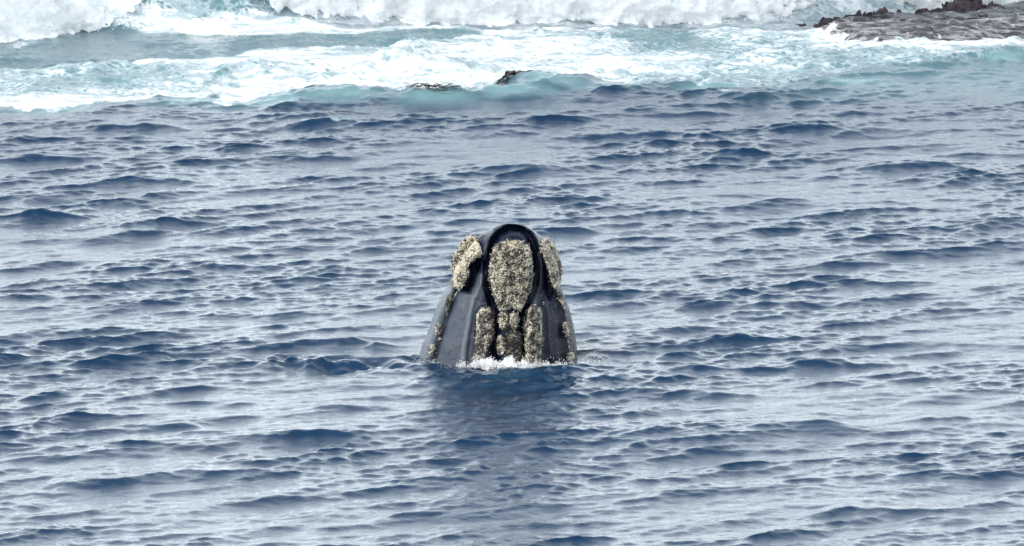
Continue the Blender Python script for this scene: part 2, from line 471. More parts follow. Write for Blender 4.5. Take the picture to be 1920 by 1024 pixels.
# foam coverage of the surf
cov = np.where(behind > 0, 0.90, 0.0) * 1.0
cov = sstep(-2, 6, behind) * (0.93 - 0.08 * sstep(30, 70, behind))
def patch(pts, soft, amt):
    global cov
    m = (PY < 260)
    d = np.full(PX.shape, 1e3)
    d[m] = seg_dist(PX[m], PY[m] * 3.0, [(a, b * 3.0) for a, b in pts], True) 
    n = np.zeros_like(d); n[m] = fbm(X[m] * 0.6, Yg[m] * 0.3, octv=3, seed=9) * soft * 0.8
    cov = cov + amt * sstep(soft, -soft, d + n)
patch([(-300, 92), (60, 88), (180, 55), (300, 60), (480, 66), (560, 62), (900, 58), (860, 66), (600, 84), (440, 104), (250, 118), (100, 124), (-300, 126)], 22, -0.80)
patch([(-300, 122), (180, 118), (420, 112), (640, 140), (560, 160), (330, 176), (-300, 178)], 40, -0.22)
patch([(1150, 56), (1520, 58), (1520, 92), (1350, 104), (1180, 96)], 30, -0.20)
patch([(1180, 118), (1400, 100), (1600, 96), (1940, 84), (2300, 90), (2300, 190), (1500, 170), (1180, 165)], 30, -0.30)
patch([(460, 60), (1300, 54), (1300, 70), (800, 76)], 18, -0.14)
patch([(1640, 120), (2300, 95), (2300, 190), (1560, 170)], 24, -0.34)
lowf = fbm(X * 0.35, Yg * 0.35, octv=3, seed=21)
cov = cov + insurf * 0.16 * lowf
cov = cov * (sstep(1e9, -1e9, Yg) * 0 + sstep(420, 60, Yg) * 0.9 + 0.1)
drift = sstep(-60, -4, behind) * (1 - insurf) * (0.16 + 0.34 * np.clip(fbm(X * 0.7, Yg * 0.45, octv=4, seed=88, gain=0.6), -1, 1))
cov = np.maximum(cov, drift)
foam = np.maximum(foam, cov)
foam = np.maximum(foam, flat * (0.20 + 0.22 * fbm(X * 0.5, Yg * 2.2, octv=4, seed=77)))
aer = np.maximum(aer, insurf * 0.75 * sstep(-4, 30, behind))
aer = np.maximum(aer, 0.40 * sstep(-18, 0, behind) * (0.5 + 0.5 * np.clip(fbm(X * 0.4, Yg * 0.25, octv=2, seed=30) * 1.6, -1, 1)))
right_tq = sstep(1150, 1600, PX) * sstep(215, 150, PY) * 0.45
aer = np.clip(np.maximum(aer, right_tq), 0, 1) * (1 - 0.45 * flat * (Yg < 40.0))
gray = np.zeros_like(aer); 
# relief of the foam: ropey, churned
if True:
    m = insurf > 0.01
    xx, yy = X[m], Yg[m]
    r1 = 1 - np.abs(fbm(xx * 0.9, yy * 0.7, octv=4, seed=41))
    r2 = fbm(xx * 3.2, yy * 2.6, octv=4, seed=42)
    keep = np.exp(-((PX[m] - 300) / 380) ** 2) * sstep(125, 105, PY[m])
    H[m] += insurf[m] * sstep(160, 80, yy) * (0.10 * (r1 - 0.7) + 0.035 * r2) * (1 - 0.7 * keep)
    # ridge of churned foam seen behind the front (about row 140)
    for px, py, hf, am in [(560, 152, 1.6, 0.20), (700, 138, 1.3, 0.26), (760, 132, 0.9, 0.2), (420, 150, 1.2, 0.14), (940, 140, 1.2, 0.18), (1180, 135, 1.2, 0.18), (1560, 120, 1.4, 0.18), (1400, 128, 1.0, 0.14), (250, 130, 1.6, 0.12), (1720, 108, 1.2, 0.14)]:
        cx, cy = ground(px, py)
        mm = np.ix_(np.abs(gx - cx) < 5, np.abs(gy - cy) < 4)
        ux = X[mm] - cx; uy = Yg[mm] - cy - 0.3 * vnoise(X[mm] * 0.8, X[mm] * 0, seed=8)
        b = np.where(uy < 0, np.exp(-(uy / 0.5) ** 2), np.exp(-(uy / 1.2) ** 2)) * np.exp(-(ux / hf) ** 2)
        H[mm] += am * b * (1 + 0.35 * fbm(X[mm] * 2.4, Yg[mm] * 2.0, octv=3, seed=51))

# the breaker behind: a standing wave face
def breaker_line(x):
    """distance at which the foot of the breaking wave stands"""
    return 41.3 + 0.25 * np.sin(x * 0.5 + 1.0) + 0.9 * sstep(-5.0, -9.5, x) * -1.6 + 2.2 * sstep(6.0, 10.0, x)
bl = breaker_line(X)
t = Yg - bl
bh = 2.3 * (0.9 + 0.12 * np.sin(X * 0.4))
wl = np.where(t < 3.2, sstep(-0.6, 3.2, t) ** 0.85, np.exp(-((t - 3.2) / 4.5) ** 2))
endm = sstep(60, 25, np.abs(X))
H += bh * wl * endm
aer = np.maximum(aer, sstep(0.1, 0.9, wl) * 0.72 * endm * sstep(12, 4, np.abs(t)))
facef = 0.33 + 0.16 * fbm(X * 0.8, Yg * 0.9 - X * 0.5, octv=3, seed=61) + 0.75 * sstep(4.5, 6.5, X)
on = sstep(0.0, 0.5, wl) * sstep(14, 5, np.abs(t)) * endm
foam = np.where(on > 0.02, foam * (1 - on) + on * facef, foam)
# more swells rolling in beyond, out to sea
for k_, (d0, hh, w0) in enumerate([(62, 1.3, 5), (88, 1.0, 7), (130, 0.8, 9)]):
    tt = Yg - d0 - 2 * np.sin(X * 0.03 + k_)
    H += hh * np.exp(-(tt / w0) ** 2)

# round the whale: raised collar, ring ripples, churned water
ang = np.arctan2(Yg, X)
rw = np.hypot(X / 1.28, (Yg + 0.05) / 1.08)
m = rw < 5
H[m] += (0.055 * np.exp(-((rw[m] - 1.13) / 0.16) ** 2) * (0.5 + 0.5 * vnoise(ang[m] * 5, rw[m] * 2, seed=70)))
fr = np.exp(-(X / 1.35) ** 4) * np.exp(-((Yg + 1.55) / 0.32) ** 2)
H += 0.045 * fr * (0.8 + 0.3 * vnoise(X * 2.6, Yg * 1.5, seed=71))
H += 0.05 * np.exp(-(X / 1.6) ** 4) * np.exp(-((Yg + 1.9) / 0.42) ** 2) * (0.5 + fbm(X * 2.2, Yg * 2.2, octv=4, seed=73, gain=0.6))
ro = np.exp(-(X / 1.55) ** 6) * np.exp(-((Yg + 1.45) / 0.30) ** 2)
foam = np.maximum(foam, ro * (0.36 + 0.22 * fbm(X * 3, Yg * 2, octv=3, seed=74)))
fr2 = np.exp(-((X + 0.1) / 1.5) ** 4) * np.exp(-((Yg + 2.5) / 0.3) ** 2)
H += 0.03 * fr2
collar = 0.62 * np.exp(-((rw - 1.10) / 0.13) ** 2) * sstep(0.35, -0.5, Yg / 1.0) * (0.70 + 0.5 * vnoise(X * 3.5, Yg * 3.5, seed=72))
foam = np.maximum(foam, collar * (np.abs(X) < 3))
fc = 0.80 * np.exp(-((X - 0.06) / 0.45) ** 2) * np.exp(-((Yg + 1.22) / 0.30) ** 2)
foam = np.maximum(foam, fc)
aer = np.maximum(aer, 0.10 * np.exp(-((X - 0.05) / 0.35) ** 2) * np.exp(-((Yg + 1.75) / 0.45) ** 2))
for px, py, sx, sy, a in [(520, 668, 0.34, 0.35, 0.42), (560, 680, 0.55, 0.30, 0.42), (660, 684, 0.7, 0.35, 0.48), (750, 676, 0.45, 0.3, 0.38), (700, 690, 0.5, 0.3, 0.36), (1365, 178, 0.30, 0.45, 0.72),
                          (640, 224, 0.35, 0.5, 0.75), (655, 226, 0.6, 0.25, 0.5), (600, 690, 0.5, 0.3, 0.32), (1160, 690, 0.3, 0.3, 0.3), (1120, 672, 0.3, 0.2, 0.3), (225, 236, 0.4, 0.2, 0.30), (1620, 318, 0.5, 0.2, 0.34),
                          (870, 690, 0.5, 0.25, 0.42)]:
    cx, cy = ground(px, py)
    foam = np.maximum(foam, a * np.exp(-((X - cx) / sx) ** 2 - ((Yg - cy) / sy) ** 2))
    if py > 600:
        mm = np.exp(-((X - cx) / (sx * 1.2)) ** 2 - ((Yg - cy) / (sy * 1.2)) ** 2)
        H += 0.05 * mm * fbm(X * 3, Yg * 3, octv=3, seed=80)

H = np.where(np.abs(Yg) + np.abs(X) > 400, H * 0.25, H)
V = np.stack([X + DX, Yg + DY, H], -1).reshape(-1, 3)
Fq = grid_faces(NX, NY)[:, ::-1]
water = add_mesh('water', V, Fq, M_WATER, attrs={'foam': np.clip(foam, 0, 1), 'aerated': np.clip(aer, 0, 1)})
water['kind'] = 'structure'

def sea_h(x, y):
    i = int(np.clip(np.searchsorted(gx, x), 0, NX - 1)); j = int(np.clip(np.searchsorted(gy, y), 0, NY - 1))
    return float(H[i, j])

def tag(o, label=None, cat=None, group=None, kind=None):
    if label: o['label'] = label
    if cat: o['category'] = cat
    if group: o['group'] = group
    if kind: o['kind'] = kind
    return o

def crumbs(C, R, seed, flat=1.0):
    """many small irregular octahedra at centres C with radii R"""
    r = np.random.default_rng(seed)
    n = len(C)
    base = np.array([(1, 0, 0), (-1, 0, 0), (0, 1, 0), (0, -1, 0), (0, 0, 1), (0, 0, -1)], float)
    s = r.uniform(0.6, 1.35, (n, 6, 1))
    q = r.normal(size=(n, 3, 3)); q, _ = np.linalg.qr(q)
    P = (base[None] * s) @ q
    P[..., 2] *= flat
    P = P * R[:, None, None] + C[:, None, :]
    tri = np.array([(0, 2, 4), (2, 1, 4), (1, 3, 4), (3, 0, 4), (2, 0, 5), (1, 2, 5), (3, 1, 5), (0, 3, 5)])
    T = (tri[None] + 6 * np.arange(n)[:, None, None]).reshape(-1, 3)
    return P.reshape(-1, 3), T

# ------------------------------------------------------------------ the breakers
def whitewater(name, x0, x1, foot, depth, height, seed, label, taper=1.8, amp=0.5, group='breaking waves at the back'):
    """a tumbling roller: churned mass built from many billows, standing on the foot line"""
    nu = int((x1 - x0) / 0.055); nv = 150
    u = np.linspace(x0, x1, nu)[:, None]; a = (-0.12 + (math.pi + 0.12) * np.linspace(0, 1, nv) ** 1.9)[None, :]
    ft = foot(u); ht = height(u)
    endf = np.clip(np.minimum(sstep(x0 - 0.01, x0 + taper, u), sstep(x1 + 0.01, x1 - taper, u)), 0.02, 1)
    ux = u + 0 * a
    Yc = ft + depth * 0.5
    py_ = Yc - depth * 0.5 * np.cos(a) * endf
    pz_ = ht * np.sin(a) * endf
    nx_ = 0 * a + 0 * u; ny_ = -np.cos(a) + 0 * u; nz_ = np.sin(a) + 0 * u
    n1 = 1 - 2 * np.abs(fbm(ux * 1.3, py_ * 1.3, pz_ * 1.3, 3, seed))
    n2 = 1 - 2 * np.abs(fbm(ux * 4.2, py_ * 4.2, pz_ * 4.2, 4, seed + 9, 0.6))
    n3 = fbm(ux * 9, py_ * 9, pz_ * 9, 3, seed + 19, 0.6)
    d = (0.28 * n1 + 0.20 * n2 + 0.11 * n3) * amp * endf ** 0.5
    P = np.stack([ux + 0.3 * d, py_ + ny_ * d, pz_ + nz_ * d - 0.05], -1)
    o = add_mesh(name, P.reshape(-1, 3), grid_faces(nu, nv), M_FOAM)
    tag(o, label, 'wave', group)
    return o, P

foot_l = lambda x: breaker_line(x) - 1.6 + 0.55 * sstep(-11.2, -7.0, x) * 2.2
x270, _ = ground(270, 20)
w1, P1 = whitewater('breaking_wave', -17.5, x270 + 1.5, lambda x: np.interp(x, [-17, -11.2, -9.3, -7.6], [36.4, 37.0, 39.2, 41.0]), 4.2, lambda x: 2.6 + 0 * x, 101,
                    'breaking wave at far left, thick white foam tumbling down over grey water', amp=0.55)
w2, P2 = whitewater('breaking_wave', ground(400, 40)[0], 27.0, lambda x: 41.0 + 0.18 * np.sin(x * 1.3) + 1.9 * sstep(5.6, 8.2, x), 4.4, lambda x: 2.7 + 0 * x, 202,
                    'long wall of white breaking foam right of the turquoise wave face', amp=0.6)
# the small spill on the wave face between the two
sp_pts = [(285, 42), (310, 50), (350, 58), (400, 62), (445, 66)]
def spill_foot(x):
    g = [ground(a, b + 4) for a, b in sp_pts]
    return np.interp(x, [q[0] for q in g], [q[1] for q in g])
w3, P3 = whitewater('breaking_wave', ground(280, 50)[0], ground(470, 66)[0], lambda x: spill_foot(x) + 0.05, 0.8, lambda x: 0.20 + 0.06 * np.sin(x * 5), 303,
                    'small spilling crest of foam at the foot of the turquoise wave face', amp=0.42, taper=1.0)

# flying spray in front of the rollers: droplets nobody could count
def spray(name, centres, radii, seed, mat=None):
    P, T = crumbs(centres, radii, seed)
    return tag(add_mesh(name, P, T, mat or M_FOAM, smooth=False), kind='stuff')
def spray_from(P, n, seed, out=0.45, rmin=0.008, rmax=0.03, zmax=3.0):
    r = np.random.default_rng(seed)
    i = r.integers(0, P.shape[0], n); j = r.integers(0, int(P.shape[1] * 0.55), n)
    C = P[i, j] + r.normal(0, 0.05, (n, 3))
    C[:, 1] -= r.exponential(out * 0.5, n); C[:, 2] += r.normal(0.05, out * 0.25, n)
    C = C[(C[:, 2] > 0.0) & (C[:, 2] < zmax) & (np.abs(C[:, 0]) < 14)]
    return C, r.uniform(rmin, rmax, len(C)) * r.uniform(0.5, 1, len(C))
cs = [spray_from(P1, 7000, 1, 0.3), spray_from(P2, 11000, 2), spray_from(P3, 1500, 3, 0.15, 0.006, 0.02)]
sp = spray('spray', np.concatenate([c for c, _ in cs]), np.concatenate([r_ for _, r_ in cs]), 5)

def mist(name, x0, x1, yc, ry, rz, seed, dens):
    nu, nv = 160, 40
    u = np.linspace(0, 1, nu)[:, None]; a = np.linspace(0, 2 * math.pi, nv + 1)[None, :-1]
    e = np.sqrt(np.clip(1 - np.abs(2 * u - 1) ** 6, 0.0004, 1))
    ux = x0 + (x1 - x0) * u + 0 * a
    wv_ = e * (1 + 0.22 * fbm(ux * 0.7, np.cos(a) * 1.5 + 0 * u, np.sin(a) * 1.5, 3, seed))
    P = np.stack([ux, yc(ux) - np.cos(a) * ry * wv_, 0.9 + np.sin(a) * rz * wv_], -1)
    k = Node('salt_mist')
    v = k.n('VolumePrincipled', Color=(0.97, 0.98, 1.0, 1), Anisotropy=0.2)
    n = k.noise(k.coord((1, 1, 1)), 1.1, 5, 0.62, 0.3)
    k.l(k.math('MULTIPLY', k.ss(n, 0.38, 0.75), dens), v.inputs['Density'])
    k.l(v.outputs[0], k.out.inputs['Volume'])
    V = np.concatenate([P.reshape(-1, 3), P[0].mean(0)[None], P[-1].mean(0)[None]])
    N = nu * nv
    caps = np.array([(N, (j + 1) % nv, j) for j in range(nv)] + [(N + 1, (nu - 1) * nv + j, (nu - 1) * nv + (j + 1) % nv) for j in range(nv)])
    return tag(add_mesh(name, V, (grid_faces(nu, nv, True), caps), k.m), kind='stuff')
mist('mist', ground(440, 40)[0], 20.0, lambda x: 42.2 + 0 * x, 2.2, 2.2, 311, 0.22)

# ------------------------------------------------------------------ rocks
def rock_slab():
    xs = np.arange(5.2, 17.0, 0.045); ys = np.arange(36.6, 44.6, 0.045)
    A, B = np.meshgrid(xs, ys, indexing='ij')
    px, py = px_of(A, B)
    out = [(1478, 54), (1545, 78), (1640, 88), (1760, 82), (1900, 76), (2100, 84), (2700, 95), (2700, 10), (2100, 12), (1900, 22), (1800, 40), (1650, 44), (1560, 47)]
    g = [ground(a, b) for a, b in out]
    d = seg_dist(A, B, g, True) + 0.14 * fbm(A * 1.3, B * 1.3, octv=3, seed=91)
    up = sstep(0.15, -0.8, d)
    tiltc = (B - 37.5) * 0.045 + np.maximum(A - 6, 0) * 0.030
    q = (B - 37.4) * 1.5 - (A - 6) * 0.42 + 0.5 * fbm(A * 0.5, B * 0.8, octv=3, seed=92)     # bedding steps
    step = (q - np.floor(q)); st = 0.09 * (sstep(0.0, 0.16, step) - step)
    q2 = q * 3.1 + 0.3 * fbm(A, B, octv=2, seed=95); s2 = q2 - np.floor(q2); st += 0.028 * (sstep(0, 0.25, s2) - s2)
    z = -0.45 + up * (0.45 + 0.85 * tiltc + st * 1.6 + 0.05 * fbm(A * 1.1, B * 1.8, octv=4, seed=93) + 0.015 * fbm(A * 6, B * 8, octv=3, seed=94))
    V = np.stack([A, B, z], -1)
    wash = 0.34 + 0.55 * sstep(0.9, -0.2, -d + 0.0) * 0 + 0.55 * np.exp(-((d + 0.05 + 0.25 * fbm(A * 1.2, B * 1.2, octv=3, seed=99)) / 0.36) ** 2)
    for line, w, a in [([(1650, 48), (1612, 58), (1570, 80)], 0.10, 0.5), ([(1830, 52), (1795, 62), (1790, 70), (1770, 76)], 0.07, 0.36), ([(1940, 56), (1890, 62), (1850, 74), (1760, 80)], 0.12, 0.4),
                       ([(1920, 28), (1800, 38), (1700, 46)], 0.14, 0.35), ([(1560, 50), (1660, 47)], 0.10, 0.4), ([(1930, 10), (1850, 14)], 0.3, 0.45)]:
        dd = seg_dist(A, B, [ground(p[0], p[1], 0.22 + 0.004 * (80 - p[1])) for p in line])
        wash = np.maximum(wash, a * np.exp(-((dd + 0.10 * fbm(A * 2.5, B * 2.5, octv=4, seed=96)) / (w * 1.1)) ** 2))
    dark = 0 * A
    for line, w, a in [([(1805, 62), (1850, 60), (1900, 54), (1960, 48)], 0.22, 0.9), ([(1660, 78), (1720, 72), (1770, 70)], 0.30, 0.5), ([(1635, 60), (1650, 56)], 0.10, 0.9),
                       ([(1720, 42), (1735, 41)], 0.08, 0.9), ([(1765, 36), (1850, 30), (1900, 24)], 0.16, 0.7), ([(1690, 33), (1730, 30)], 0.14, 0.9), ([(1700, 84), (1800, 78)], 0.08, 0.8)]:
        dd = seg_dist(A, B, [ground(p[0], p[1], 0.22 + 0.004 * (80 - p[1])) for p in line]) + 0.12 * fbm(A * 3, B * 3, octv=3, seed=97)
        dark = np.maximum(dark, a * np.exp(-(np.maximum(dd, 0) / (w * 1.3)) ** 2))
        z_ = 0.10 * a * np.exp(-(np.maximum(dd, 0) / (w * 1.4)) ** 2)
        V[..., 2] += z_ * (1 + 0.5 * fbm(A * 7, B * 7, octv=3, seed=98))
    o = add_mesh('sea_rock', V.reshape(-1, 3), grid_faces(len(xs), len(ys))[:, ::-1], M_ROCK, attrs={'wash': np.clip(wash, 0, 1), 'dark': np.clip(dark, 0, 1)})
    tag(o, 'low wet grey rock shelf with foam running off it, right edge of surf', 'rock')
    return o, A, B, V[..., 2]
slab, RA, RB, RZ = rock_slab()

def rock_ridge(name, line, width, height, seed, parent=None, base=None, hb=0.0):
    """jagged crest of dark rock along a line of photograph points"""
    g = np.array([ground(a, b, hb) for a, b in line])
    cum = np.concatenate([[0], np.cumsum(np.hypot(*np.diff(g, axis=0).T))])
    nu = int(cum[-1] / 0.035); nv = 60
    s = np.linspace(0, cum[-1], nu)
    cx = np.interp(s, cum, g[:, 0])[:, None]; cy = np.interp(s, cum, g[:, 1])[:, None]
    hh = np.interp(s, cum, height)[:, None]; ww = np.interp(s, cum, width)[:, None]
    v = np.linspace(-1, 1, nv)[None, :]
    A = cx + 0 * v; B = cy + v * ww
    rid = (1 - np.abs(fbm(A * 3.4, B * 4.6, octv=5, seed=seed, gain=0.5)))
    spk = np.maximum(fbm(A * 4.5, B * 4.0, octv=4, seed=seed + 7, gain=0.65), 0)
    z = base(A, B) - 0.12 + (hh + 0.12) * (1 - np.abs(v) ** 2.2) * (0.25 + 0.85 * rid + 0.38 * spk) - 0.10 * (np.abs(v) > 0.97)
    V = np.stack([A + 0.05 * fbm(A * 7, B * 7, octv=2, seed=seed + 3), B, z], -1)
    return add_mesh(name, V.reshape(-1, 3), grid_faces(nu, nv)[:, ::-1], M_RIDGE, parent, smooth=False)
def slab_z(A, B):
    i = np.clip(((A - 5.2) / 0.045).astype(int), 0, RA.shape[0] - 1); j = np.clip(((B - 36.6) / 0.045).astype(int), 0, RA.shape[1] - 1)
    return np.maximum(RZ[i, j], 0.0)
rr = rock_ridge('jagged_crest', [(1492, 50), (1540, 48), (1590, 44), (1640, 40), (1700, 38), (1730, 37)], [0.12, 0.35, 0.55, 0.6, 0.5, 0.3], [0.04, 0.10, 0.16, 0.18, 0.14, 0.08], 111, slab, slab_z)
rock_ridge('jagged_crest', [(1715, 32), (1760, 34), (1800, 36), (1850, 34), (1880, 32)], [0.4, 0.9, 1.0, 0.8, 0.4], [0.08, 0.17, 0.20, 0.13, 0.04], 121, slab, slab_z)
bk = rock_ridge('sea_rock', [(1768, 30), (1800, 30), (1850, 30), (1885, 30)], [0.25, 0.35, 0.35, 0.25], [0.18, 0.36, 0.36, 0.16], 131, None, slab_z)
tag(bk, 'small dark rock standing just behind the jagged top of the rock shelf', 'rock')

# ------------------------------------------------------------------ dark kelp lines on the swell
def kelp(line, rad, seed, label):
    g = [ground(a, b) for a, b in line]
    r = np.random.default_rng(seed)
    vs_, ts_ = [], []
    off = 0
    for strand in range(7):
        n = 60
        tt = np.linspace(0, 1, n)
        k = np.linspace(0, 1, len(g))
        cx = np.interp(tt, k, [q[0] for q in g]); cy = np.interp(tt, k, [q[1] for q in g])
        cx = cx + 0.03 * np.cumsum(r.normal(0, 0.3, n)); cy = cy + r.uniform(-0.10, 0.10) + 0.10 * vnoise(tt * 6 + strand * 9, tt * 0, seed=seed)
        cz = np.array([sea_h(a, b) for a, b in zip(cx, cy)]) + 0.055 + 0.03 * vnoise(tt * 12 + strand, tt * 0, seed=seed + 3)
        R = rad * np.sin(np.pi * np.clip(tt, 0.02, 0.98)) ** 0.5 * (0.7 + 0.6 * np.abs(vnoise(tt * 20 + strand * 3, tt * 0)))
        a = np.linspace(0, 2 * np.pi, 7)[:-1]
        P = np.stack([cx[:, None] + 0 * a, cy[:, None] + np.cos(a) * R[:, None] * 1.6, cz[:, None] + np.sin(a) * R[:, None]], -1)
        vs_.append(P.reshape(-1, 3)); ts_.append(grid_faces(n, 6, True) + off); off += n * 6
    o = add_mesh('kelp', np.concatenate(vs_), np.concatenate(ts_), M_KELP)
    return tag(o, label, 'seaweed', 'dark kelp on the swell below the foam')
kelp([(932, 176), (950, 170), (968, 164), (990, 160), (1030, 160)], 0.035, 1, 'dark kelp strand slanting up the turquoise swell right of centre, the thickest one')
kelp([(760, 186), (810, 186), (870, 185)], 0.009, 2, 'thin flat dark kelp line at the foam edge, left of the thick strand')

# ------------------------------------------------------------------ the whale
S = 8.333e-3
U = S / 2.695                                   # metres per design unit
CT, ST = math.cos(RAD(10)), math.sin(RAD(10))
def dx2w(Xd): return (740 + np.asarray(Xd) / 2.695 - 950) * S
def dy2v(Yd): return (668 - (390 + np.asarray(Yd) / 2.695)) * S

LL = np.array([(77, 574), (79, 552), (82, 535), (88, 517), (95, 503), (110, 480), (125, 455), (140, 428), (170, 402), (210, 368), (260, 330), (320, 302), (380, 275), (440, 240),
               (490, 215), (560, 190), (630, 165), (690, 140), (750, 122), (900, 90), (1150, 50)], float)
RR = np.array([(77, 584), (79, 604), (82, 625), (88, 648), (95, 668), (110, 695), (125, 718), (150, 748), (180, 772), (220, 797), (270, 818), (330, 830), (400, 840), (440, 855), (470, 866),
               (510, 882), (570, 898), (630, 911), (690, 920), (765, 929), (900, 945), (1150, 970)], float)
ROST = [(486, 240), (500, 178), (530, 135), (580, 112), (632, 115), (672, 145), (696, 195), (708, 260), (708, 330), (700, 400), (682, 450), (660, 500), (644, 540), (640, 600), (650, 700), (652, 1000),
        (515, 1000), (512, 700), (515, 600), (514, 540), (500, 480), (480, 420), (466, 340), (470, 280)]

def head_y(Xd, Yd, relief=True, bumps_only=False):
    """distance of the skin from the mid plane, towards the viewer positive"""
    L = np.interp(Yd, LL[:, 0], LL[:, 1]); R = np.interp(Yd, RR[:, 0], RR[:, 1])
    c, w = (L + R) / 2, (R - L) / 2
    u = np.clip((Xd - c) / np.maximum(w, 1), -1, 1)
    ct = np.sqrt(1 - u * u)
    D = w * U * np.interp(Yd, [77, 200, 500, 760, 1150], [0.75, 0.78, 0.80, 0.82, 0.85])
    y = D * ct ** 0.9
    if relief:
        fade = sstep(0.06, 0.40, ct)
        sd = seg_dist(Xd, Yd, ROST, True)
        g = lambda d, w_: np.exp(-(d / w_) ** 2)
        low = sstep(640, 430, Yd)
        rel = 0.12 * sstep(4, -34, sd)
        rel = rel - (0.10 + 0.08 * low) * g(sd - 8, 13) 
        rel = rel + 0.085 * g(sd - 34, 15) * sstep(500, 380, Yd)
        rel = rel - 0.20 * sstep(10, -22, seg_dist(Xd, Yd, [(338, 425), (362, 345), (385, 288), (420, 262), (450, 250), (452, 318), (432, 372), (405, 436)], True))
        rel = rel - 0.11 * sstep(10, -22, seg_dist(Xd, Yd, [(745, 240), (765, 290), (790, 370), (805, 420), (780, 470), (752, 430), (738, 330)], True))
        rel = rel + 0.055 * g(seg_dist(Xd, Yd, [(452, 330), (412, 430), (388, 520), (352, 700), (335, 900)]), 20)
        rel = rel - 0.030 * g(seg_dist(Xd, Yd, [(415, 470), (402, 560), (385, 700), (375, 900)]), 13)
        rel = rel - 0.070 * g(seg_dist(Xd, Yd, [(325, 400), (300, 470), (262, 570), (226, 680), (205, 760), (180, 900)]), 16)
        rel = rel + 0.040 * g(seg_dist(Xd, Yd, [(300, 400), (262, 470), (222, 570), (190, 680), (165, 760)]), 18)
        rel = rel + 0.060 * g(seg_dist(Xd, Yd, [(728, 330), (712, 400), (698, 450), (694, 500)]), 20)
        rel = rel + 0.045 * g(seg_dist(Xd, Yd, [(812, 400), (840, 450), (858, 520), (874, 620), (888, 760), (895, 900)]), 12)
        rel = rel - 0.035 * g(seg_dist(Xd, Yd, [(790, 440), (820, 520), (838, 620), (850, 760)]), 18)
        rel = rel + 0.02 * g(seg_dist(Xd, Yd, [(757, 420), (772, 560), (785, 760)]), 10)
        rel = rel + 0.075 * g(np.maximum(seg_dist(Xd, Yd, [(458, 540), (455, 620), (440, 760), (435, 900)]) - 14, 0), 30)
        rel = rel + 0.075 * g(np.maximum(seg_dist(Xd, Yd, [(700, 530), (697, 620), (700, 760), (700, 900)]) - 14, 0), 30)
        rel = rel + 0.012 * fbm(Xd / 70, Yd / 90, octv=3, seed=140)
        if bumps_only: rel = np.maximum(rel, -0.02)
        y = y + rel * fade
    return y

def to_world(Xd, Yd, yf):
    """design point and depth (towards viewer) -> world; the head leans with the line of sight"""
    v = dy2v(Yd)
    yw = -yf
    return np.stack([dx2w(Xd) + 0 * yw, yw, (v - yw * ST) / CT], -1)

nr, na = 330, 350
tr = np.linspace(0, 1, nr)
Yr = 77.3 + (1150 - 77.3) * (tr ** 1.55)
th = np.linspace(-math.pi / 2, math.pi / 2, na)
Lr = np.interp(Yr, LL[:, 0], LL[:, 1]); Rr = np.interp(Yr, RR[:, 0], RR[:, 1])
cr, wr = ((Lr + Rr) / 2)[:, None], ((Rr - Lr) / 2)[:, None]
XF = cr + wr * np.sin(th)[None, :]; YF = Yr[:, None] + 0 * XF
yf = head_y(XF, YF)
front = to_world(XF, YF, yf)
nb = 90
tb = np.linspace(math.pi / 2, 3 * math.pi / 2, nb + 2)[1:-1]
XB = cr + wr * np.sin(tb)[None, :]; YB = Yr[:, None] + 0 * XB
Db = wr * U * 0.85
back = to_world(XB, YB, -Db * np.abs(np.cos(tb))[None, :] ** 0.9)
ring = np.concatenate([front, back], 1)
nA = ring.shape[1]
vv = ring.reshape(-1, 3)
faces = grid_faces(nr, nA, True)
top = len(vv)
vv = np.concatenate([vv, ring[0].mean(0)[None], ring[-1].mean(0)[None]])
caps = np.array([(top, (j + 1) % nA, j) for j in range(nA)] + [(top + 1, (nr - 1) * nA + j, (nr - 1) * nA + (j + 1) % nA) for j in range(nA)])
# light painted into the skin colour: left flank, its ridge, rim round the rostrum
pale = np.zeros((nr, nA))
gq = lambda pts, w_: np.exp(-(seg_dist(XF, YF, pts) / w_) ** 2)
pl = 0.55 * sstep(14, -30, seg_dist(XF, YF, [(300, 415), (345, 420), (400, 435), (452, 330), (470, 420), (412, 520), (405, 760), (400, 1000), (60, 1000), (120, 700), (230, 430)], True))
pl = np.maximum(pl, 1.35 * gq([(440, 350), (408, 430), (388, 520), (352, 700), (335, 900)], 17))
pl = np.maximum(pl, 1.5 * gq([(262, 420), (205, 530), (155, 680), (110, 850)], 30) * (YF > 350))
pl = np.maximum(pl, 0.75 * gq([(535, 98), (500, 122), (478, 155), (464, 200), (458, 260)], 6.5))
pl = np.maximum(pl, 0.45 * gq([(726, 230), (728, 290), (716, 350), (704, 400)], 7))
pl = np.maximum(pl, 0.75 * gq([(704, 410), (700, 470)], 20))
pl = pl * (1 - 0.8 * gq([(325, 400), (300, 470), (262, 570), (226, 680), (205, 760)], 12))  # painted light held back along the flank groove
pale[:, :na] = pl
body_empty = bpy.data.objects.new('whale', None); COL.objects.link(body_empty)
tag(body_empty, 'black whale holding its barnacled head upright out of the water', 'whale')
body = add_mesh('body', vv, (faces, caps), M_SKIN, body_empty, attrs={'pale': np.concatenate([pale.ravel(), [0, 0]])})

